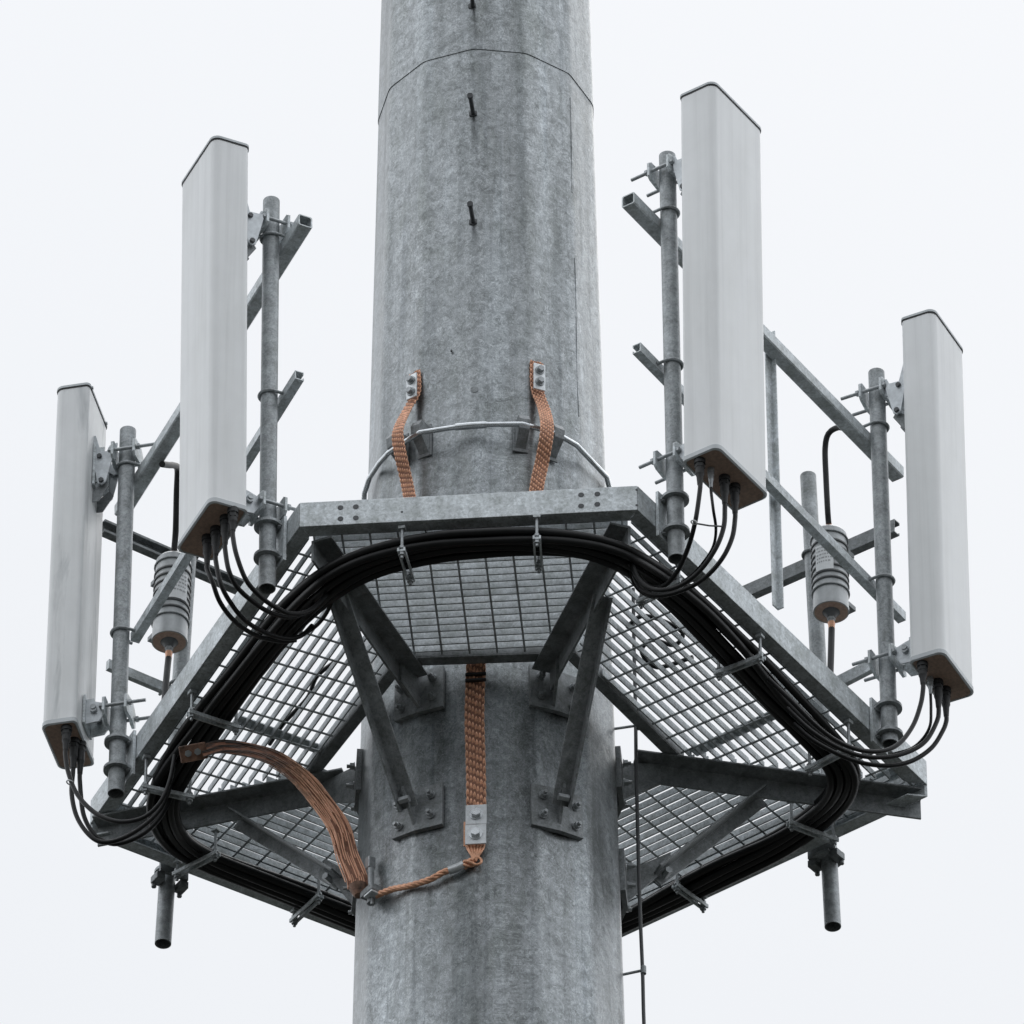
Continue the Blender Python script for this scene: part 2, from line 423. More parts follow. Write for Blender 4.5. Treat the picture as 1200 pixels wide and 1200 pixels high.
for i in range(5):
    a = plate_az[i]
    if i == 0: zu0, zu1 = z_of(*az(a, rad(0)+.01, 0).xy, 838), 0; zd0 = zl[0]
    elif i == 1: zu0 = z_of(*az(a, rad(0)+.01, 0).xy, 836); zd0 = zl[1]
    else: zu0 = -.225; zd0 = -.70
    wrap_plate(a, zu0, zu0+.19); wrap_plate(a, zd0, zd0+.19)
    pu = az(a, rad(zu0)+.02, 0); up_c = zu0+.095; dn_c = zd0+.095
    # arm
    if arm_px[i]:
        o, q = at_z(*arm_px[i][0], -.006), at_z(*arm_px[i][1], -.006)
    else:
        o = V((*(T[3]*.97).xy, -.006)); q = az(a, rad(0)+.03, -.006)
    d = (q-o).normalized(); sd = d.cross(Z).normalized()
    front = 1 if sd.y < 0 else -1           # the flange points to the front of the photograph
    if i in (0, 1): front = 1 if (sd.x > 0) == (i == 0) else -1
    m = MB().section(o, q, Z, Lsec(.078, .092, .009, front))
    arm = m.build('support_arm', 'galv_old', plat, .002); arms.append(arm)
    # gusset tying the arm's leg to its plate
    e = q - d*.10; pc = az(a, rad(up_c)+.018, up_c)
    th = sd*.006*front
    poly = [V((e.x,e.y,-.1)), V((pc.x,pc.y,up_c-.08)), V((pc.x,pc.y,up_c+.085)), V((e.x,e.y,-.012))]
    g_ = MB().loft([p+th*1.4 for p in poly], [p+th*3.2 for p in poly]); g_.build('gusset', 'galv_old', arm, .0015)
    # brace
    if i == 0: tp = on_plane(402, 690, o, sd)
    elif i == 1: tp = on_plane(701, 700, o, sd)
    elif i == 4: tp = on_plane(275, 952, o, sd)
    elif i == 2: tp = on_plane(893, 925, o, sd)
    else: tp = o.lerp(q, .5)-Z*.06
    tp = V((tp.x, tp.y, -.045)) - sd*.012*front
    bp = az(a, rad(dn_c)+.05, dn_c)
    if i == 0: bp = pole_pt(481, 946, .045)
    if i == 1: bp = pole_pt(656, 944, .045)
    if i == 4: bp = at_y(397, 1024, bp.y-.02)
    if i == 2: bp = at_y(768, 1020, bp.y-.02)
    bd = (bp-tp).normalized(); bs = bd.cross(Z).normalized()
    fr = 1 if bs.y < 0 else -1
    if i in (0, 1): fr = front
    w = .064 if i in (0, 1) else .085
    br = MB().section(tp, bp, Z, [(x-(w/2)*fr, y) for x, y in Lsec(w, .05, .008, fr)]).build('brace', 'galv_old', plat, .0015)
    e = bp - bd*.09; pc = az(a, rad(dn_c)+.018, dn_c)
    poly = [e-Z*.03, V((pc.x,pc.y,dn_c-.075)), V((pc.x,pc.y,dn_c+.07)), e+Z*.03]
    MB().loft([p+bs*.005 for p in poly], [p-bs*.005 for p in poly]).build('gusset', 'galv_old', br, .001)
    hb = e+bd*.02
    MB().hexnut(hb-Z*.05-bs*.02, bs, .014, .04).build('bolt', 'bolt', br)

# ------------------------------------------------------------------ mounting pipes and rails on the two long sides
def side_frame(i):
    a, b = T[i], T[(i+1)%5]; t = (b-a).normalized(); n = V((t.y, -t.x, 0))
    if n.dot(a) < 0: n = -n
    return a, t, n
RIGHT = side_frame(1); LEFT = side_frame(4); BACKR = side_frame(2); BACKL = side_frame(3)
PR = .031
def mount_pipe(frame, top, bot, label, group, ring_px, off=.055, clamp=True, mats='pipe'):
    a, t, n = frame; P = a+n*off
    p1, p0 = on_plane(*top, P, n), on_plane(*bot, P, n)
    root = thing('mounting_pipe', p0, label, 'pipe', group)
    MB().hollow(p0, p1, PR, PR-.004, 24).build('pipe', mats, root)
    ax = (p1-p0).normalized()
    zs_ = []
    for py in ring_px:
        z = z_of(p0.x, p0.y, py); c = p0+ax*((z-p0.z)/ax.z); zs_.append(z)
        m = MB().hollow(c-Z*.006, c+Z*.006, PR+.019, PR+.0005, 24)
        m.box(c-n*(PR+.014), t, n, Z, .075, .03, .0118)
        m.build('ring_clamp', 'pipe', root)
        for s in (-1, 1):
            MB().hexnut(c-n*(PR+.002)+t*(s*.027)-Z*.012, Z, .009, .026).build('bolt', 'bolt', root)
    if clamp:
        zc = sum(zs_)/2; c = p0+ax*((zc-p0.z)/ax.z); c = V((c.x, c.y, zc))
        MB().box(c-n*(off-.0085), t, n, Z, .10, .012, .205).build('mounting_plate', 'galv', root, .0015)
    return p0, p1, root
GP = 'vertical mounting pipes behind the antennas'
pA1 = mount_pipe(LEFT, (150,505), (136,930), 'galvanised pipe carrying the far left antenna, lower end below the platform corner', GP, (870,902))
pA2 = mount_pipe(LEFT, (318,236), (313,690), 'galvanised pipe beside the big left antenna and the front beam', GP, (616,653))
pA3 = mount_pipe(RIGHT, (782,183), (793,655), 'galvanised pipe to the left of the tallest antenna on the right', GP, (586,624))
pA4 = mount_pipe(RIGHT, (1027,437), (1043,872), 'galvanised pipe carrying the far right antenna above the platform corner', GP, (830,862))

def pipe_at(p, z):
    a, b = p[0], p[1]; return a+(b-a)*((z-a.z)/(b.z-a.z))
def square_tube(a, b, w, t, m):
    d = (b-a).normalized(); s = d.cross(Z).normalized(); u = s.cross(d)
    def ring(c, h):
        r = h*.18; out = []
        for sx, sy in ((1,1),(-1,1),(-1,-1),(1,-1)):
            for k in ((h, h-r), (h-r, h)) if sx*sy > 0 else ((h-r, h), (h, h-r)):
                out.append(c+s*(sx*k[0])+u*(sy*k[1]))
        return out
    A, B, Ai, Bi = ring(a,w/2), ring(b,w/2), ring(a,w/2-t), ring(b,w/2-t)
    m.loft(A, B, False); m.loft(Bi, Ai, False); m.loft(Ai, A, False); m.loft(B, Bi, False)
def rail(frame, off, a, b, kind, label, name, group, w=.055, h=.055, mt='galv', same_z=True, flip=1):
    A, t, n = frame; P = A+n*off
    p, q = on_plane(*a, P, n), on_plane(*b, P, n)
    m = MB()
    if kind == 'tube': square_tube(p, q, w, .005, m)
    elif kind == 'channel':
        k = .004
        sec = [(-w/2,-h/2),(w/2,-h/2),(w/2,-h/2+.012),(w/2-k,-h/2+.012),(w/2-k,-h/2+k),(-w/2+k,-h/2+k),(-w/2+k,h/2-k),(w/2-k,h/2-k),(w/2-k,h/2-.012),(w/2,h/2-.012),(w/2,h/2),(-w/2,h/2)]
        sec = [(x*flip, y) for x, y in sec]
        if flip < 0: sec = sec[::-1]
        m.section(p, q, Z, sec)
    else: m.section(p, q, Z, [(-w/2,-h/2),(w/2,-h/2),(w/2,h/2),(-w/2,h/2)])
    o = m.build(name, mt, None, .0015 if kind != 'tube' else 0)
    tag(o, label, 'rail', group); return p, q, o
GR = 'horizontal rails clamped across the mounting pipes'
inn = .055-PR-.0275-.004
rLt = rail(LEFT, inn, (358,259), (142,600), 'tube', 'square tube rail crossing behind the big left antenna, open end at top', 'square_rail', GR)
rLm = rail(LEFT, inn+.006, (351,440), (158,748), 'channel', 'slotted channel rail halfway up the two left pipes', 'channel_rail', GR, .035, .042)
rRt = rail(RIGHT, inn, (736,234), (1052,556), 'tube', 'square tube rail crossing behind the tallest right antenna, open end at left', 'square_rail', GR)
rRm = rail(RIGHT, inn+.006, (746,408), (1057,724), 'channel', 'slotted channel rail halfway up the two right pipes', 'channel_rail', GR, .035, .042, flip=-1)
# u-bolts where pipes cross the rails
def ubolt(p, z, n, t, parent, ext=.075):
    c = pipe_at(p, z); m = MB()
    m.torus(c, Z, PR+.006, .006, -math.pi/2, math.pi/2, 12, 8, ref=n)
    for s in (-1, 1):
        m.cyl(c+t*(s*(PR+.006)), c+t*(s*(PR+.006))-n*ext, .006, 8)
        m.hexnut(c+t*(s*(PR+.006))-n*(ext-.012), n, .0105, .009)
    m.build('u_bolt', 'pipe', parent)
def cross_z(p, r):                         # height at which a rail passes a pipe
    a, b = r[0], r[1]; c = p[0]; k = ((c-a).xy.dot((b-a).xy))/((b-a).xy.length_squared); return (a+(b-a)*k).z
for p, rr, fr, e in ((pA1,(rLt,rLm),LEFT,(.13,.07)), (pA2,(rLt,rLm),LEFT,(.13,.07)), (pA3,(rRt,rRm),RIGHT,(.13,.07)), (pA4,(rRt,rRm),RIGHT,(.13,.07))):
    for r, ex in zip(rr, e):
        z = cross_z(p, r); ubolt(p, z+(.034 if ex > .1 else 0), fr[2], fr[1], p[2], .075 if ex > .1 else .06)
# vertical link bar between the right rails
A, t, n = RIGHT; P = A+n*(inn-.034)
a, b = on_plane(899,388,P,n), on_plane(909,712,P,n)
m = MB().section(a, b, n, [(-.019,-.003),(.019,-.003),(.019,.003),(-.013,.003),(-.013,.024),(-.019,.024)])
tag(m.build('link_bar', 'galv', None, .001), 'upright flat bar hanging from the right square rail past the channel rail', 'bar')

# back sides: pipes that hang below the platform, and their rails
GB = 'pipes on the rear platform edges'
pB1 = mount_pipe(BACKL, (221,650), (191,1106), 'galvanised pipe end hanging below the rear left edge of the platform', GB, (1022,), .065, False)
pB2 = mount_pipe(BACKR, (947,558), (976,1086), 'galvanised pipe end hanging below the rear right edge of the platform', GB, (1007,), .065, False)
for p, fr in ((pB1, BACKL), (pB2, BACKR)):
    z = p[0].z+.39; c = pipe_at(p, -.02)
    MB().box(c-fr[2]*.046, fr[1], fr[2], Z, .12, .012, .11).build('mounting_plate', 'galv_old', p[2], .0015)
    c2 = pipe_at(p, -.09)
    for s in (-1, 1):
        m = MB().box(c2+fr[1]*(s*.05)-fr[2]*.02, fr[1], fr[2], Z, .035, .05, .03); m.hexnut(c2+fr[1]*(s*.055)-fr[2]*.0-Z*.03, Z, .010, .05)
        m.build('clamp_jaw', 'galv_old', p[2], .002)
rB1 = rail(BACKL, .065+PR+.018, (120,618), (290,692), 'channel', 'channel rail behind the far left pipe, above the rear left edge', 'channel_rail', GR, .035, .062, 'galv_old')
rB2 = rail(BACKR, .065+PR+.018, (1051,618), (872,697), 'channel', 'channel rail passing behind the right ribbed canister', 'channel_rail', GR, .035, .062, 'galv_old')
rB3 = rail(BACKL, .065+PR+.018, (126,779), (262,836), 'bar', 'short lower bar behind the far left pipe just above the platform', 'flat_rail', GR, .022, .045)
rB4 = rail(BACKR, .065+PR+.018, (1030,776), (960,812), 'bar', 'short lower bar behind the far right pipe just above the platform', 'flat_rail', GR, .022, .055)
for p, fr, rr in ((pB1, BACKL, (rB1, rB3)), (pB2, BACKR, (rB2, rB4))):
    for r in rr:
        ubolt(p, cross_z(p, r), -fr[2], fr[1], p[2], .09)

# ------------------------------------------------------------------ panel antennas
def round_rect(w, d, rf, rb, k=6):         # (u, n) outline: back at n=0, front at n=d
    out = []
    for cx, cy, r, a0 in ((w/2-rb, rb, rb, -90), (w/2-rf, d-rf, rf, 0), (-w/2+rf, d-rf, rf, 90), (-w/2+rb, rb, rb, 180)):
        for i in range(k+1):
            a = math.radians(a0+90*i/k); out.append((cx+r*math.cos(a), cy+r*math.sin(a)))
    return out
def antenna(pipe, n, gap, w, d, ytop, ybot, tilt, label, conns, con_px, zbr, ztb):
    n = V((*n, 0)).normalized(); U = V((-n.y, n.x, 0)); U = U if U.y < 0 else -U        # U points to the near side
    pc = pipe_at(pipe, (zbr+ztb)/2); back = V((pc.x, pc.y, 0))+n*gap
    near = back+U*(w/2)+n*d
    if label.startswith('narrow'): near = back+U*(w/2)
    z0, z1 = z_of(near.x, near.y, ybot), z_of(near.x, near.y, ytop)
    zm = (zbr+ztb)/2
    tl = math.radians(tilt)
    Zt = Z*math.cos(tl)+n*math.sin(tl); Nt = n*math.cos(tl)-Z*math.sin(tl)
    base = V((back.x, back.y, 0)); C0 = base+Z*zm
    L = lambda u, q, z: C0+U*u+Nt*q+Zt*(z-zm)
    root = thing('panel_antenna', L(0, d/2, z0), label, 'antenna', 'panel antennas around the platform')
    ring = lambda ins, z: [L(u*(w-2*ins)/w, d/2+(q-d/2)*(d-2*ins)/d, z) for u, q in round_rect(w, d, .030, .018)]
    m = MB()
    m.loft(ring(.001, z0+.022), ring(.001, z1-.020), True, True); m.build('radome', 'radome_old' if label.startswith('narrow') else 'radome', root)
    m = MB(); m.loft(ring(-.0005, z1-.0205), ring(-.0005, z1-.014), True, True); m.build('seam', 'seam', root)
    m = MB(); m.loft(ring(-.002, z1-.014), ring(-.002, z1-.004), False, True); m.loft(ring(-.002, z1-.004), ring(.010, z1+.004), False, True)
    m.add(ring(.010, z1+.004), [tuple(range(28))]); m.add(ring(-.002, z1-.014), [tuple(range(27,-1,-1))])
    cp = m.build('top_cap', 'cap', root)
    for u in (.05, -.04):
        q = L(w/2-.03 if u > 0 else -w/2+.03, -.001, z1-.008); MB().hexnut(q, -n, .007, .006).build('screw', 'bolt', cp)
    m = MB(); m.loft(ring(-.002, z0+.004), ring(-.002, z0+.022), False, True); m.loft(ring(.004, z0), ring(-.002, z0+.004), False, True)
    m.loft(ring(.0075, z0+.003), ring(.004, z0), False, True); m.add(ring(-.002, z0+.022), [tuple(range(28))])
    bc = m.build('bottom_cap', 'cap', root)
    m = MB(); m.add(ring(.0073, z0+.0032), [tuple(range(27,-1,-1))]); m.add(ring(.0073, z0+.012), [tuple(range(28))]); m.build('base_plate', 'brown', bc)
    # connectors under the base
    outs = []
    for (px, py), ln, r in con_px:
        nn = -Zt
        s = on_plane(px, py, L(0,0,z0), Zt)
        s0 = s+Zt*.005
        m = MB(); m.cyl(s0, s0+nn*.022, r*1.65, 14); m.hexnut(s0+nn*.022, nn, r*1.5, .018); m.cyl(s0+nn*.03, s0+nn*ln*.6, r*1.28, 14)
        m.tube([s0+nn*ln*.6, s0+nn*ln*.68, s0+nn*ln], [r*1.28, r*1.0, r*.78], 14)
        m.build('connector', 'rubber' if r > .01 else 'bolt', root)
        outs.append(s0+nn*ln)
    # upper and lower clamp brackets
    for zz, big, nm in ((ztb, True, 'upper_bracket'), (zbr, False, 'lower_bracket')):
        pcz = pipe_at(pipe, zz); pcz = V((pcz.x, pcz.y, zz)); bk = L(0, 0, zz)
        # jaws either side of the pipe (notched plates) plus the plate on the antenna's back
        m = MB()
        m.box(bk-n*.006, U, n, Zt, .11, .010, .20 if big else .13)
        for s in (-1, 1): m.box(bk-n*.026+U*(s*.040), U, n, Zt, .007, .032, .17 if big else .10)
        br = m.build(nm, 'galv', root, .0015)
        fj = pcz+n*(PR+.010); rj = pcz-n*(PR+.010)
        zj = .055 if big else .0
        for c, sg in ((fj, 1), (rj, -1)):
            m = MB(); hw = .068
            prof = [(-hw,-.004),(-hw,.010),(-.03,.010),(-.014,-.004),(.014,-.004),(.03,.010),(hw,.010),(hw,-.004),(.03,-.014),(-.03,-.014)]
            rows = []
            for zz2, k in ((-.042, .8), (-.03, 1), (.03, 1), (.042, .8)):
                rows.append([c+Z*(zj+zz2)+U*(x*k)+n*(-sg*(y-.0)) for x, y in [(-hw,-.006),(-hw,.004),(-.026,.004),(0,.0),(.026,.004),(hw,.004),(hw,-.006),(0,-.012)]])
            for q0, q1 in zip(rows, rows[1:]): m.loft(q0, q1, True)
            m.build('clamp_jaw', 'galv', br, .0015)
        for s in (-1, 1):
            st = fj+U*(s*.052)+Z*zj+n*.02; en = rj+U*(s*.052)+Z*zj-n*(.085 if big else .075)
            m = MB().cyl(st, en, .0068, 10); m.hexnut(rj+U*(s*.052)+Z*zj-n*.022, n, .0125, .011); m.hexnut(fj+U*(s*.052)+Z*zj+n*.006, n, .0125, .011)
            m.build('threaded_rod', 'bolt', br)
        # scissor links: kite-shaped plates either side
        if big:
            for s in (-1, 1):
                e = bk-n*.022+Zt*-.085; f = fj+Z*.055+n*.012
                lp = [bk-n*.012-Zt*.01, bk-n*.012+Zt*.085, bk-n*.020+Zt*.10, bk-n*.038+Zt*.02, fj+Z*.02+n*.012]
                u0 = U*(s*.0475)
                mid = bk.lerp(fj, .55)
                kite = [mid+n*.040+Z*.050, mid-n*.034+Z*.055, mid-n*.038+Z*.035, mid-n*.010-Z*.098, mid+n*.004-Z*.108, mid+n*.020-Z*.10, mid+n*.044+Z*.03]
                m = MB().loft([p+u0 for p in kite], [p+u0+U*(s*.006) for p in kite])
                m.build('link_plate', 'link', br, .001)
                arm2 = [mid+n*.055+Z*.14, mid+n*.036+Z*.145, mid+n*.006+Z*.03, mid+n*.036+Z*.015]
                m = MB().loft([p+u0*.85 for p in arm2], [p+u0*.85+U*(s*.005) for p in arm2]); m.build('link_plate', 'link', br, .001)
                jw = [fj+Z*.10-n*.012, fj+Z*.09+n*.018, fj+Z*.03+n*.042, fj+Z*.005+n*.02, fj+Z*.02-n*.008]
                m = MB().loft([p+u0*.72 for p in jw], [p+u0*.72+U*(s*.006) for p in jw]); m.build('link_plate', 'link', br, .001)
                lo_ = [mid+n*.046-Z*.17, mid+n*.046-Z*.12, mid-n*.004-Z*.075, mid-n*.02-Z*.10, mid+n*.02-Z*.17]
                m = MB().loft([p+u0*.62 for p in lo_], [p+u0*.62+U*(s*.005) for p in lo_]); m.build('link_plate', 'galv_old', br, .001)
                for q in (mid+n*.016+Z*.03, mid+n*.006-Z*.09):
                    MB().hexnut(q+u0, U*s, .010, .016).build('bolt', 'bolt_dark', br)
        else:
            for s in (-1, 1):
                u0 = U*(s*.036); mid = bk.lerp(fj, .5)
                lug = [mid+n*.045+Z*.045, mid+n*.0+Z*.035, mid-n*.04+Z*.02, mid-n*.045-Z*.02, mid-n*.02-Z*.06, mid+n*.03-Z*.065, mid+n*.046-Z*.02]
                m = MB().loft([p+u0 for p in lug], [p+u0+U*(s*.007) for p in lug]); m.build('link_plate', 'link' if s > 0 else 'galv', br, .001)
                MB().hexnut(mid+u0-Z*.01+U*(s*.006), U*s, .013, .014).build('bolt', 'bolt', br)
            MB().cyl(mid-U*.06, mid+U*.06, .011, 10).build('pivot', 'bolt', br)
    return root, outs
def pz(p, py): return z_of(p[0].x, p[0].y, py)
a1, oA1 = antenna(pA1, (-.976,.22), .122, .272, .132, 447, 845, -.15, 'narrow grey panel antenna at the far left, seen from its back',
    None, [((78,853),.11,.0125), ((87,868),.135,.0125), ((95,872),.145,.0125)], pz(pA1,835), pz(pA1,548))
a2, oA2 = antenna(pA2, tuple(LEFT[2].xy), .150, .31, .146, 157, 585, .9, 'large grey panel antenna left of the mast, in front of the square rail',
    None, [((273,598),.10,.0125), ((264,607),.125,.0125), ((253,620),.125,.0125), ((243,630),.13,.0125)], pz(pA2,598), pz(pA2,275))
a3, oA3 = antenna(pA3, tuple(RIGHT[2].xy), .152, .335, .152, 93, 523, .35, 'tallest grey panel antenna, right of the mast and standing highest',
    None, [((820,540),.115,.0125), ((833,550),.09,.0075), ((849,560),.125,.0125), ((861,570),.13,.0125)], pz(pA3,544), pz(pA3,222))
a4, oA4 = antenna(pA4, (.89,-.45), .158, .283, .138, 360, 763, .45, 'grey panel antenna at the far right edge of the picture',
    None, [((1081,778),.10,.0125), ((1090,795),.08,.0075), ((1099,799),.125,.0125), ((1108,808),.13,.0125)], pz(pA4,778), pz(pA4,480))

# ------------------------------------------------------------------ trunk cables looping under the platform
BZ = -.150
loop_px = [(735,1080),(790,1053),(850,1022),(912,991),(952,964),(980,938),(990,915),(984,893),(962,868),(917,822),(868,768),(812,711),(764,674),(722,650),(680,638),(640,633),(600,632),(560,634),(520,638),(475,647),(430,661),(390,682),(350,714),(315,752),(285,790),(250,833),(222,870),(202,902),(190,932),(193,962),(212,989),(245,1009),(290,1028),(350,1052),(415,1078),(490,1106),(580,1122),(665,1108)]
def loop_z(x, y):                          # the bundle hangs close under the grating and dips below each arm
    z = -.062
    for ax, ay, w in ((395,680,60), (715,648,50), (188,950,50), (992,915,45), (580,1120,80)):
        z -= .066*math.exp(-((x-ax)**2+(y-ay)**2)/(w*w))
    return z
loop = smooth_path([at_z(x, y, loop_z(x, y)) for x, y in loop_px], .03, True)
NL = len(loop)
def frame_at(i):
    t = (loop[(i+2)%NL]-loop[i-2]); t.z = 0; t.normalize(); return loop[i], t, V((t.y, -t.x, 0))
slots = [(-.044,.012),(-.015,.016),(.016,.013),(.044,.010),(-.030,-.015),(.0,-.013),(.030,-.016),(.054,-.010)]
for k, (u, w) in enumerate(slots):
    ph = R_.uniform(0, 6.28); f1 = R_.choice((3, 4, 5)); f2 = R_.choice((7, 8, 9)); pts = []
    for i in range(0, NL, 2):
        c, t, n = frame_at(i); a = 2*math.pi*i/NL
        du = .008*math.sin(f1*a+ph)+.005*math.sin(f2*a+2*ph); dw = .004*math.sin((f1+1)*a+ph*2)
        pts.append(c+n*(u+du)+Z*(w+dw))
    P = smooth_path(pts, .03, True); P.append(P[0])
    o = MB().tube(P, .0152, 10, False).build('trunk_cable', 'cable')
    tag(o, 'thick black cable in the bundle looping under the platform edge', 'cable', 'trunk cables bundled under the platform')
# hangers under the bundle
def nearest(px, py):
    return min(range(NL), key=lambda i: (proj(loop[i])[0]-px)**2+(proj(loop[i])[1]-py)**2)
def hanger(px, py, label, half=.092, lift=0.0, top=0.0, mt='galv', wid=.026, inner=True):
    i = nearest(px, py); c, t, n = frame_at(i)
    root = thing('cable_hanger', c-Z*.05, label, 'hanger', 'hangers holding the cable bundle')
    b0 = c-Z*.046; so = 1 if n.dot(c) > 0 else -1
    top = -.055 if c.y > .35 else 0.0
    dist = min(abs((c-T[k]).cross((T[(k+1)%5]-T[k]).normalized()).z) for k in range(5))   # to the nearest platform edge
    ho = max(.055, min(half, dist-.028))
    m = MB()
    for s in (-1, 1): m.box(b0+t*(s*.011)+n*(so*(ho-half)/2), n, t, Z, half+ho+.03, .007, .016)
    m.box(b0+n*(ho if so > 0 else half), n, t, Z, .02, .02, .010); m.box(b0-n*(half if so > 0 else ho), n, t, Z, .02, .02, .010)
    m.build('crossbar', mt, root, .001)
    for s in ((-1, 1) if inner else (1 if n.dot(c) > 0 else -1,)):
        q = b0+n*(s*(ho if s == so else half)); tp = top if s == so else .003
        m = MB().cyl(q-Z*.03, V((q.x, q.y, tp)), .0058, 8)
        m.hexnut(q+Z*.012, Z, .012, .010); m.hexnut(q-Z*.018, Z, .012, .010)
        m.build('threaded_rod', 'bolt', root)
        m = MB().box(V((q.x, q.y, tp-.009)), n, t, Z, .026, .026, .014); m.build('beam_clip', mt, root, .0015)
    return root
hanger(473, 646, 'cable hanger under the front beam, left of the two')
hanger(634, 633, 'cable hanger under the front beam, right of the two')
hanger(250, 833, 'cable hanger on the left platform side next to the long copper strap')
hanger(196, 915, 'cable hanger nearest the left platform corner')
hanger(866, 766, 'cable hanger midway along the right platform side')
hanger(972, 880, 'cable hanger nearest the right platform corner')
hanger(228, 1000, 'cable hanger above the left hanging pipe end')
hanger(355, 1054, 'cable hanger on the rear left edge close to the mast')
hanger(952, 965, 'cable hanger above the right hanging pipe end')
hanger(815, 1040, 'cable hanger on the rear right edge close to the mast')
hanger(775, 684, 'cable hanger where the jumpers of the tallest antenna meet the bundle')

for i, (pa, pb) in ((4, ((276,842),(374,878))), (1, ((918,832),(812,882)))):
    a, b = at_z(*pa, .0365), at_z(*pb, .0365); MB().box((a+b)/2, (b-a).normalized(), (b-a).normalized().cross(Z), Z, (b-a).length, .05, .005).build('cross_strap', 'galv', plat)
for pts, lb in (([(735,735),(752,722),(778,728),(800,742),(790,756),(764,750),(752,764),(770,782),(812,770)], 'loose black cable lying on top of the right grating near the mast'),
                ([(412,742),(398,770),(372,792),(360,818),(334,846),(316,872)], 'loose black cable lying on top of the left grating')):
    tag(MB().tube(smooth_path([at_z(x, y, .048) for x, y in pts], .015), .0085, 8).build('loose_cable', 'cable'), lb, 'cable')

# ------------------------------------------------------------------ jumper cables
def jumper(start, pts, label, group, r=.0088, ez=-.125, mt='cable', z_end=None):
    end = at_z(*pts[-1], ez)
    y0, y1 = start.y, end.y
    seq = [proj(start)]+list(pts); L = [0]
    for p, q in zip(seq, seq[1:]): L.append(L[-1]+math.hypot(p[0]-q[0], p[1]-q[1]))
    P = [start]
    for p, l in zip(pts, L[1:]):
        f = l/L[-1]; f = max(0, (f-.12)/.88); f = f*f*(3-2*f)
        P.append(at_y(p[0], p[1], y0+(y1-y0)*f))
    P.insert(1, start-Z*.02)
    o = MB().tube(smooth_path(P, .012), r, 10).build('jumper_cable', mt)
    tag(o, label, 'cable', group)
    return P
G1_ = 'jumper cables under the far left antenna'; G2_ = 'jumper cables under the big left antenna'
G3_ = 'jumper cables under the tallest antenna'; G4_ = 'jumper cables under the far right antenna'
J = []
J.append(jumper(oA1[0], [(80,905),(90,930),(108,950),(127,960),(147,963),(170,957),(188,940),(199,915),(205,885)], 'jumper from the far left antenna making the highest of its three loops', G1_))
jumper(oA1[1], [(84,930),(90,957),(104,978),(120,987),(142,983),(168,968),(188,948),(200,920)], 'jumper from the far left antenna making the lowest loop', G1_)
jumper(oA1[2], [(95,935),(98,955),(106,972),(118,984),(138,989),(165,979),(186,960),(203,930)], 'jumper from the far left antenna on the side nearest the pipe', G1_)
jumper(oA2[0], [(277,650),(288,679),(303,697),(320,710),(340,719),(360,717),(376,704),(386,690)], 'jumper from the big left antenna nearest its pipe', G2_)
jumper(oA2[1], [(268,668),(278,688),(295,704),(315,717),(337,723),(356,718),(370,706)], 'jumper from the big left antenna, second from its pipe', G2_)
jumper(oA2[2], [(258,682),(268,703),(286,726),(310,741),(335,748),(353,745),(366,733)], 'jumper from the big left antenna, third from its pipe', G2_)
jumper(oA2[3], [(249,682),(258,706),(276,729),(301,745),(327,751),(347,750)], 'outermost jumper from the big left antenna hanging lowest', G2_)
jumper(oA3[0], [(815,610),(806,643),(793,671),(777,687),(760,687),(746,672)], 'jumper from the tallest antenna nearest its pipe', G3_)
jumper(oA3[1], [(836,598),(839,620),(836,640),(826,657),(812,673),(795,685)], 'thin jumper from the tallest antenna between thicker ones', G3_, .0055)
jumper(oA3[2], [(848,618),(838,644),(818,671),(793,688),(767,691),(748,678),(739,657)], 'jumper from the tallest antenna, inner of the two outer loops', G3_)
jumper(oA3[3], [(858,630),(846,655),(825,678),(799,692),(771,698),(751,690),(741,668)], 'outermost jumper from the tallest antenna', G3_)
jumper(oA4[0], [(1079,825),(1070,850),(1054,871),(1034,880),(1008,879),(980,868),(955,849),(928,822),(900,795)], 'jumper from the far right antenna nearest its pipe', G4_)
jumper(oA4[1], [(1091,832),(1090,850),(1082,865),(1068,877),(1045,884)], 'thin jumper from the far right antenna', G4_, .0055)
jumper(oA4[2], [(1098,845),(1086,867),(1067,880),(1040,887),(1010,886),(980,875),(950,856),(922,830)], 'jumper from the far right antenna, inner of the two outer loops', G4_)
jumper(oA4[3], [(1105,856),(1092,876),(1070,891),(1045,897),(1015,895),(985,885),(952,867),(930,848)], 'outermost jumper from the far right antenna', G4_)
# extra loose loops tucked beside the bundle near the tallest antenna and the big left one
for pts, lb in (([(738,655),(741,678),(752,694),(772,700),(795,694)], 'slack cable loop behind the right front brace beside the bundle'),
                ([(392,690),(386,712),(372,732),(352,745),(335,752)], 'slack cable loop beside the left front arm under the grating')):
    P = [at_z(x, y, -.11-.03*math.sin(i)) for i, (x, y) in enumerate(pts)]
    tag(MB().tube(smooth_path(P, .012), .0075, 10).build('slack_cable', 'cable'), lb, 'cable')
# ties
def tie(px, py, y, label, r=.013):
    p = at_y(px, py, y)
    tag(MB().torus(p, V((.3,0,1)), r, .0028, n=14, m=6).build('cable_tie', 'label'), label, 'cable tie', 'pale cable ties on the jumpers')
pa, pb = at_y(813,613,oA3[0].y), at_y(849,617,oA3[2].y)
tag(MB().tube([pa, pa.lerp(pb,.5)-Z*.004, pb], .0032, 8).build('cable_tie', 'greycable'), 'thin spacer tie between two jumpers under the tallest antenna', 'cable tie')
tie(813,612,oA3[0].y,'pale tie around the jumper nearest the pipe under the tallest antenna', .010)
tie(82,917,oA1[0].y,'pale tie around the jumpers under the far left antenna', .013)

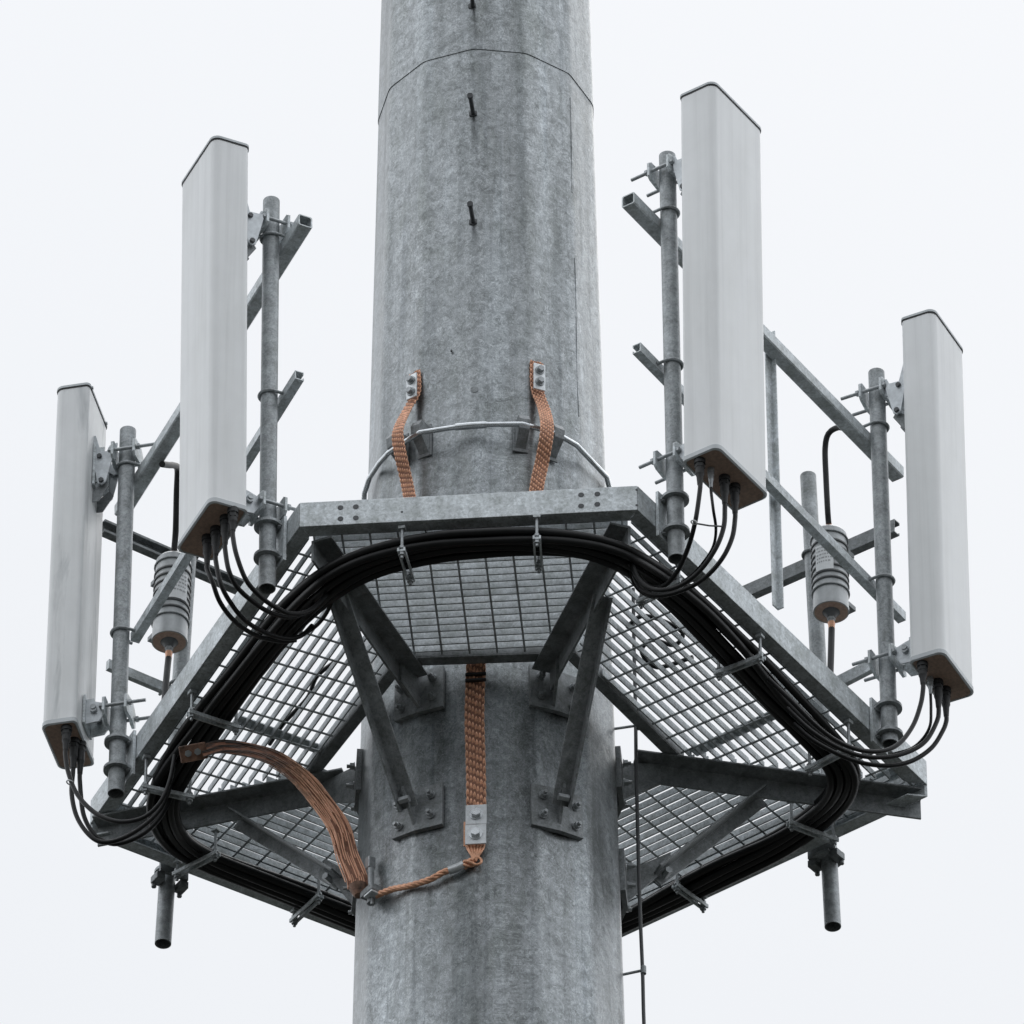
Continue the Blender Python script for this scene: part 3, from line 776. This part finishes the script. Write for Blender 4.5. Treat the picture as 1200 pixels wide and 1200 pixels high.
# ------------------------------------------------------------------ ribbed canisters
def canister(pipe, fr, top, bot, label, up_pts, down_pts, lab_side):
    A, t, n = fr
    P = pipe[0]-n*(PR+.095); P.z = 0
    p1 = on_plane(*top, P, n); p0 = on_plane(*bot, P, n)
    ax = (p1-p0).normalized(); Lh = (p1-p0).length; r = .067
    root = thing('ribbed_canister', p0, label, 'canister', 'ribbed canisters clamped to the rear pipes')
    m = MB().tube([p0, p1-ax*.012], r, 36)
    m.tube([p1-ax*.012, p1-ax*.003, p1], [r, r-.006, r-.018], 36)
    body = m.build('housing', 'canister', root)
    MB().tube([p0+ax*.012, p0-ax*.002], r+.0012, 36).build('base_rim', 'canister', body)
    MB().tube([p0-ax*.002, p0-ax*.0032], r-.004, 36).build('base_disc', 'brown', body)
    for f in (.31, .39, .47, .55, .63, .71, .79):
        c = p0+ax*(Lh*f)
        MB().tube([c-ax*.0055, c-ax*.0045, c+ax*.0045, c+ax*.0055], [r+.0005, r+.0048, r+.0048, r+.0005], 36).build('rib', 'rib', body)
    # label wrapped on the front
    u = ax.cross(V((0,-1,0))).normalized(); w = u.cross(ax)
    if w.y > 0: w = -w
    lo, hi, a0, a1 = .40, .72, *lab_side
    pt = lambda a, f, rr: p0+ax*(Lh*f)+(u*math.sin(a)*(1 if u.x > 0 else -1)+w*math.cos(a))*rr
    m = MB(); ns = 8
    for k in range(ns):
        b0, b1 = a0+(a1-a0)*k/ns, a0+(a1-a0)*(k+1)/ns
        m.add([pt(b0,lo,r+.0062), pt(b1,lo,r+.0062), pt(b1,hi,r+.0062), pt(b0,hi,r+.0062)], [(0,1,2,3)])
        m.add([pt(b0,lo,r), pt(b1,lo,r), pt(b1,lo,r+.0062), pt(b0,lo,r+.0062)], [(0,1,2,3)])
    m.build('label', 'label', body)
    m = MB()
    for rw in range(5):
        f = hi-.035-rw*.045; a = a0+.08
        while a < a1-.15:
            e = a+R_.uniform(.05, .17)
            m.add([pt(a,f-.009,r+.0070), pt(e,f-.009,r+.0070), pt(e,f+.009,r+.0070), pt(a,f+.009,r+.0070)], [(0,1,2,3)]); a = e+.05
    m.build('label_print', 'ink', body)
    q = p0-ax*.0
    m = MB().tube([q-ax*.003, q-ax*.016, q-ax*.03], [.034, .022, .016], 24); m.build('base_cone', 'rib', root)
    MB().cyl(q-ax*.026, q-ax*.05, .013, 12).hexnut(q-ax*.03, -ax, .016, .012).build('gland', 'bolt', root)
    MB().cyl(q-ax*.046, q-ax*.082, .0125, 12).hexnut(q-ax*.05, -ax, .014, .012).build('gland', 'copper', root)
    MB().cyl(p1-ax*.004, p1+ax*.03, .011, 12).build('gland', 'bolt', root)
    MB().cyl(p1+ax*.026, p1+ax*.055, .0115, 12).build('gland', 'copper', root)
    for f in (.22, .9):
        c = p0+ax*(Lh*f); m = MB().torus(c, ax, r+.003, .004, n=24, m=6); m.box(c+n*(r+.03), t, n, ax, .05, .06, .02)
        m.build('clamp_jaw', 'galv_old', root)
    return p0-ax*.08, p1+ax*.05
lo1, hi1 = canister(pB1, BACKL, (203.5,657), (198.5,752), 'ribbed grey canister with white label behind the left rail', None, None, (-.15, .95))
lo2, hi2 = canister(pB2, BACKR, (971.5,626), (974,717), 'ribbed grey canister with white label beside the far right pipe', None, None, (-.85, .15))
GC = 'black leads of the ribbed canisters'
def lead(start, pts, y1, label, r=.0125):
    P = [start]+[at_y(x, y, start.y+(y1-start.y)*(i+1)/len(pts)) for i, (x, y) in enumerate(pts)]
    m = MB().tube(smooth_path(P, .015), r, 10)
    tag(m.build('lead_cable', 'rubber'), label, 'cable', GC)
lead(lo1, [(195.5,790),(192,830),(188,860)], lo1.y-.1, 'black lead under the left canister going down to the platform')
lead(hi1, [(206,620),(207,580),(208,550),(204,545.5),(198,545),(190,544)], on_plane(188, 543, LEFT[0]+LEFT[2]*inn, LEFT[2]).y, 'black lead rising from the left canister to the square rail')
lead(lo2, [(974,760),(973,790),(972,810)], lo2.y-.05, 'black lead under the right canister going down to the platform')
lead(hi2, [(970,600),(968,560),(967,525),(971,508),(982,501),(992,503)], hi2.y-.25, 'black lead rising from the right canister to the square rail', .0115)

# ------------------------------------------------------------------ copper straps
def braid(path, side, width, cols, mt, parent, pitch=.038, r=None, amp=.24):
    """plaited strap: columns of three interlaced strands following a path"""
    P = smooth_path(path, .005); n = len(P); cw = width/cols; r = r or cw*.235; m = MB(); s = 0; S = [0]
    for a, b in zip(P, P[1:]): S.append(S[-1]+(b-a).length)
    fr = []
    for i in range(n):
        t = (P[min(i+1,n-1)]-P[max(i-1,0)]).normalized()
        sd = side(P[i]); sd = (sd-t*sd.dot(t)).normalized(); fr.append((sd, t.cross(sd)))
    for c in range(cols):
        x0 = (c+.5-cols/2)*cw
        for k in range(2):
            ph = math.pi*k+(c*2.4 if c%2 else c*.9); pts = []
            for i in range(n):
                a = 2*math.pi*S[i]/pitch/1.5+ph
                pts.append(P[i]+fr[i][0]*(x0+cw*amp*math.sin(a))+fr[i][1]*(r*1.3*math.sin(2*a)))
            m.tube(pts, r, 6)
    # flat core so nothing shows through
    rows = []
    for i in range(0, n, 2):
        a, b = fr[i]; h = width*.46
        rows.append([P[i]-a*h-b*r*.3, P[i]+a*h-b*r*.3, P[i]+a*h+b*r*.3, P[i]-a*h+b*r*.3])
    b = m.build('braid', mt, parent); m = MB()
    for q0, q1 in zip(rows, rows[1:]): m.loft(q0, q1, False)
    m.build('core', 'copper_core', b)
    return b
tang = lambda p: V((math.cos(math.atan2(p.x, -p.y)), math.sin(math.atan2(p.x, -p.y)), 0))
def lug(px, py, w, h, off, parent, bolts, mt='tin', tilt=0):
    c = pole_pt(px, py, off+.016); sd = tang(c); nn = V((c.x, c.y, 0)).normalized()
    MB().box(c, sd, Z, nn, w, h, .007).build('lug', mt, parent, .0015)
    for dz in bolts:
        q = c+Z*dz+nn*.0035
        k = 1.5 if w > .06 else 1.1
        m = MB().cyl(q, q+nn*.004, .0165*k, 20); m.hexnut(q+nn*.004, nn, .0115*k, .015)
        m.build('bolt', 'bright' if mt == 'tin' and w > .06 else 'bolt', parent)
    return c, nn
GS = 'woven copper earthing straps'
st = thing('copper_strap', pole_pt(483,455,.0), 'woven copper strap bolted to the mast, left of the two above the beam', 'strap', GS)
lug(482.5,453,.046,.115,.026,st,(.028,-.028))
braid([pole_pt(486,436,.012), pole_pt(487,455,.012), pole_pt(485,466,.02), pole_pt(476,482,.05), pole_pt(468,499,.11), pole_pt(466,512,.125), pole_pt(470,536,.11), pole_pt(476,562,.08), pole_pt(481,590,.075), pole_pt(484,625,.07)], tang, .054, 6, 'copper', st, .030, None, .22)
st = thing('copper_strap', pole_pt(631,450,.0), 'woven copper strap bolted to the mast, right of the two above the beam', 'strap', GS)
lug(632,442,.046,.125,.026,st,(.030,-.026))
braid([pole_pt(629,424,.012), pole_pt(629,448,.012), pole_pt(631,462,.02), pole_pt(637,478,.05), pole_pt(641,496,.11), pole_pt(640,514,.12), pole_pt(635,542,.085), pole_pt(630,565,.08), pole_pt(627,590,.075), pole_pt(625,625,.07)], tang, .056, 6, 'copper', st, .030, None, .22)
st = thing('copper_strap', pole_pt(557,950,.0), 'wide copper strap running down the mast below the platform', 'strap', GS)
braid([pole_pt(559,750,.035), pole_pt(558,775,.032), pole_pt(557,800,.022), pole_pt(556,840,.018), pole_pt(557,880,.016), pole_pt(558,920,.016), pole_pt(558,948,.016)], tang, .074, 6, 'copper', st, .048, None, .23)
for dz in (790,797):
    c = pole_pt(557.5, dz, .035); MB().box(c, tang(c), Z, V((c.x,c.y,0)).normalized(), .076, .009, .014).build('band', 'rubber', st, .002)
lug(558,955,.076,.088,.026,st,(.0,)); lug(557.5,978,.076,.088,.030,st,(.0,))
c = pole_pt(556, 977, .018); MB().box(c, tang(c), Z, V((c.x,c.y,0)).normalized(), .078, .11, .006).build('tail_plate', 'copper', st, .001)
# frayed tail narrowing to the loop
m = MB()
for k in range(12):
    u = (k-5.5)/5.5
    m.tube(smooth_path([pole_pt(557+11*u,987,.02), pole_pt(557+9*u,995,.026+.004*(k%2)), pole_pt(557+4*u,1003,.026), pole_pt(556+1.5*u,1009,.024)], .01), .0042, 6)
m.build('frayed_tail', 'copper', st)
# thin twisted link from the wide strap to the clamp at the left
lk = thing('copper_link', pole_pt(490,1036,.0), 'thin twisted copper lead curving along the mast under the left lower bracket', 'earth wire')
base = [pole_pt(556,1010,.022), pole_pt(548,1012,.022), pole_pt(538,1016,.022), pole_pt(520,1022,.02), pole_pt(503,1031,.02), pole_pt(480,1038,.02), pole_pt(460,1042,.022), pole_pt(444,1048,.026), pole_pt(434,1052,.03)]
P = smooth_path(base, .006); m = MB(); S = 0
for k in range(4):
    pts = []
    for i, p in enumerate(P):
        a = i*.42+k*math.pi/2; nn = V((p.x,p.y,0)).normalized(); w = .0065 if 6 < i else .012
        pts.append(p+Z*(w*math.sin(a))+nn*(w*math.cos(a)))
    m.tube(pts, .0062, 6)
m.build('wire', 'copper', lk)
P2 = smooth_path([pole_pt(543,1013,.023), pole_pt(535,1017,.023), pole_pt(526,1020,.022)], .006); MB().tube(P2, .0155, 12).build('sleeve', 'tin', lk)
m = MB(); c = pole_pt(559,1009,.026); m.torus(c, V((c.x,c.y,0)), .016, .005, n=16, m=6); m.build('eye', 'copper', lk)
# clamp on the mast at the left
cl = thing('earth_clamp', pole_pt(435,1046,.0), 'small dark clamp joining copper straps at the left side of the mast', 'clamp')
p = pole_pt(435,1046,.035); q = pole_pt(434,1012,.03)
MB().cyl(p, q, .011, 12).cyl(pole_pt(437,1005,.02), pole_pt(436,1060,.04), .006, 8).build('stud', 'bolt', cl)
m = MB().box(p, tang(p), Z, V((p.x,p.y,0)).normalized(), .075, .028, .05); m.hexnut(p-Z*.03, -Z, .016, .02); m.build('clamp_jaw', 'galv_old', cl, .004)
m = MB().box(p-Z*.028+tang(p)*.02, tang(p), Z, V((p.x,p.y,0)).normalized(), .05, .008, .06); m.build('washer', 'tin', cl, .002)
m = MB().box(q, tang(q), Z, V((q.x,q.y,0)).normalized(), .028, .05, .03); m.build('sleeve', 'bolt', cl, .004)
# long tarnished strap from the bundle to the mast
st = thing('copper_strap', at_z(232,880,BZ-.06), 'long tarnished copper strap sagging from the left cable bundle to the mast', 'strap', GS)
e0 = at_z(236,880,BZ-.065); ye = pole_pt(424,1034,.05).y
pp = [(236,880),(262,876),(295,880),(325,890),(352,908),(376,936),(396,970),(409,1003),(417,1028),(420,1042)]
P = [at_y(x, y, e0.y+(ye-e0.y)*(i/(len(pp)-1))) for i, (x, y) in enumerate(pp)]
m_, nt_, b_ = mat('copper_tarnish_run'); tc_ = node(nt_, 'ShaderNodeTexCoord').outputs['Object']
sx_ = node(nt_, 'ShaderNodeSeparateXYZ'); nt_.links.new(tc_, sx_.inputs[0])
ad_ = node(nt_, 'ShaderNodeMath', operation='MULTIPLY_ADD'); nt_.links.new(noise(nt_, tc_, 16, 6, .7, .5), ad_.inputs[0]); ad_.inputs[1].default_value = .55; nt_.links.new(sx_.outputs[0], ad_.inputs[2])
nt_.links.new(ramp(nt_, ad_.outputs[0], [(.42, (.085, .075, .068)), (.56, (.17, .11, .085)), (.68, (.58, .32, .20)), (.80, (.80, .45, .30))]), b_.inputs['Base Color'])
b_.inputs['Roughness'].default_value = .5; b_.inputs['Metallic'].default_value = .2
def side_(p):
    k = min(1, max(0, (p.x-P[0].x)/.5)); return V((.2+.7*k, .25-.15*k, 1-.4*k)).normalized()
P = [p+V((R_.uniform(-.006,.006), 0, R_.uniform(-.006,.006))) if 0 < i < len(P)-1 else p for i, p in enumerate(P)]
braid(P, side_, .082, 11, m_, st, .26, None, .13)
Q = smooth_path(P, .03); m = MB()
for k in range(16):
    o_ = R_.uniform(-.046, .046); i0_ = R_.randrange(0, len(Q)//2); i1_ = min(len(Q)-1, i0_+R_.randrange(8, 18)); dr_ = R_.uniform(-.018, .018)
    m.tube(smooth_path([Q[i]+side_(Q[i])*(o_+dr_*((i-i0_)/(i1_-i0_+1)))-FW*(.007+.004*math.sin(i*1.3+k)) for i in range(i0_, i1_+1)], .012), .0024, 5)
m.build('loose_strands', m_, st)
e = (P[-1]-P[-2]).normalized()
MB().tube([P[-1]-e*.012, P[-1]+e*.01, P[-1]+e*.03], [.036, .03, .018], 10).build('ferrule', 'copper_old', st)
d = (P[0]-P[1]).normalized(); s_ = d.cross(FW).normalized(); w_ = s_.cross(d)
MB().box(P[0]+d*.03, d, s_, w_, .10, .062, .009).build('lug', 'copper_old', st, .006)
for k in (.015, .05):
    MB().hexnut(P[0]+d*k, w_ if w_.dot(FW) < 0 else -w_, .013, .016).build('bolt', 'bolt', st)

# ------------------------------------------------------------------ bright ring conductor round the mast
rg = thing('earth_ring', pole_pt(560,498,.0), 'bright metal rod bent round the mast above the platform', 'rod')
base = [pole_pt(455,531,.055), pole_pt(468,522,.06), pole_pt(492,507,.07), pole_pt(534,500.5,.045), pole_pt(572,497.5,.045), pole_pt(612,497,.065), pole_pt(652,508,.06), pole_pt(676,522,.055)]
yl = base[0].y; yr = base[-1].y
base = [at_y(426,596,yl+.30), at_y(427,578,yl+.26), at_y(433,560,yl+.2), at_y(444,543,yl+.08)]+base+[at_y(694,541,yr+.1), at_y(711,559,yr+.22), at_y(715,575,yr+.28), at_y(716,594,yr+.31)]
P = [];
for a, b in zip(base, base[1:]): P += [a, a.lerp(b,.12), a.lerp(b,.5), a.lerp(b,.88)]
P.append(base[-1])
MB().tube(P, .0100, 12).build('rod', 'bright', rg)
MB().tube([pole_pt(534,500.5,.045), pole_pt(553,498.6,.045), pole_pt(570,497.8,.045)], .0135, 12).build('sleeve', 'bright', rg)
for px, py, dirx in ((491,508,1), (463,521,-1), (613,501,-1), (652,512,1)):
    c = pole_pt(px, py, .045); sd = tang(c); nn = V((c.x,c.y,0)).normalized()
    m = MB(); tri = [c-nn*.044+Z*.055, c+nn*.012+Z*.05, c+nn*.028+Z*.02, c+nn*.022-Z*.02, c-nn*.044-Z*.075]
    m.loft([q-sd*.020 for q in tri], [q+sd*.020 for q in tri])
    m.box(c-nn*.041-Z*.01, sd, nn, Z, .058, .006, .15)
    m.build('clip', 'galv_old', rg, .0015)

# ------------------------------------------------------------------ thin riser cable on the right of the mast
rs = thing('riser_cable', at_y(750,1100,-.05), 'thin grey cable hanging down the right side of the mast on standoff clips', 'cable')
Y = -.08
MB().tube(smooth_path([at_y(x, y, Y) for x, y in ((742,690),(743,760),(744,800),(745,850),(745.5,900),(747,960),(748.5,1020),(750.5,1080),(753,1138),(754,1180),(756,1260),(758,1500))], .03), .0068, 10).build('cable', 'greycable', rs)
for px, py, qx, qy in ((722,854,748,850), (729,1143,754,1137)):
    a, b = at_y(px-8, py+1, Y+.02), at_y(qx, qy, Y)
    m = MB().tube(smooth_path([a, a.lerp(b,.6), b], .02), .0052, 8); m.tube([b-Z*.016, b+Z*.016], .0105, 10); m.build('standoff', 'pipe', rs)

# ------------------------------------------------------------------ overcast daylight
w = bpy.data.worlds.new('World'); sc.world = w; w.use_nodes = True
nt = w.node_tree; nt.nodes.clear()
out = nt.nodes.new('ShaderNodeOutputWorld'); add = nt.nodes.new('ShaderNodeAddShader')
b1 = nt.nodes.new('ShaderNodeBackground'); b2 = nt.nodes.new('ShaderNodeBackground')
sky = nt.nodes.new('ShaderNodeTexSky'); sky.sky_type = 'NISHITA'; sky.sun_disc = False
SUN_EL, SUN_AZ = math.radians(58), math.radians(20)
sky.sun_elevation = SUN_EL; sky.sun_rotation = SUN_AZ; sky.dust_density = 4
nt.links.new(sky.outputs[0], b1.inputs[0]); b1.inputs[1].default_value = .006
tc = nt.nodes.new('ShaderNodeTexCoord')
sep = nt.nodes.new('ShaderNodeSeparateXYZ'); nt.links.new(tc.outputs['Generated'], sep.inputs[0])
cl_n = noise(nt, tc.outputs['Generated'], 3.0, 4, .5, .3)
# cloud deck: brighter overhead, dimmer to the south behind the photographer, bright to both sides
r1 = ramp(nt, sep.outputs[2], [(0, (.80,)*3), (.57, (.825,)*3), (.71, (.865,)*3), (.85, (1.5,)*3), (1, (1.9,)*3)])
yy = nt.nodes.new('ShaderNodeMapRange'); nt.links.new(sep.outputs[1], yy.inputs[0]); yy.interpolation_type = 'SMOOTHSTEP'
for k, v_ in ((1,-.9),(2,.1),(3,.88),(4,1)): yy.inputs[k].default_value = v_
xx = nt.nodes.new('ShaderNodeMath'); xx.operation = 'ABSOLUTE'; nt.links.new(sep.outputs[0], xx.inputs[0])
x2 = nt.nodes.new('ShaderNodeMapRange'); nt.links.new(xx.outputs[0], x2.inputs[0]); x2.interpolation_type = 'SMOOTHSTEP'
for k, v_ in ((1,.15),(2,.85),(3,1),(4,1.62)): x2.inputs[k].default_value = v_
m1 = nt.nodes.new('ShaderNodeMath'); m1.operation = 'MULTIPLY'; nt.links.new(yy.outputs[0], m1.inputs[0]); nt.links.new(x2.outputs[0], m1.inputs[1])
m2 = nt.nodes.new('ShaderNodeMath'); m2.operation = 'MULTIPLY'; nt.links.new(m1.outputs[0], m2.inputs[0]); nt.links.new(r1, m2.inputs[1])
r2 = nt.nodes.new('ShaderNodeMapRange'); nt.links.new(cl_n, r2.inputs[0])
r2.inputs[1].default_value = .3; r2.inputs[2].default_value = .7; r2.inputs[3].default_value = .985; r2.inputs[4].default_value = 1.015
mu = nt.nodes.new('ShaderNodeMath'); mu.operation = 'MULTIPLY'; nt.links.new(m2.outputs[0], mu.inputs[0]); nt.links.new(r2.outputs[0], mu.inputs[1])
b2.inputs[0].default_value = (.965, .995, 1.035, 1); nt.links.new(mu.outputs[0], b2.inputs[1])
nt.links.new(b1.outputs[0], add.inputs[0]); nt.links.new(b2.outputs[0], add.inputs[1]); nt.links.new(add.outputs[0], out.inputs[0])
ld = bpy.data.lights.new('sun', 'SUN'); ld.energy = .6; ld.angle = math.radians(40); ld.color = (1, .98, .95)
lo = bpy.data.objects.new('sun', ld); COL.objects.link(lo)
sd_ = V((math.sin(SUN_AZ)*math.cos(SUN_EL), math.cos(SUN_AZ)*math.cos(SUN_EL), math.sin(SUN_EL)))
lo.rotation_euler = sd_.to_track_quat('Z', 'Y').to_euler(); lo.location = (0, 0, 30)

vs = sc.view_settings
sc.display_settings.display_device = 'sRGB'; vs.view_transform = 'Standard'; vs.look = 'None'; vs.exposure = 0; vs.gamma = 1
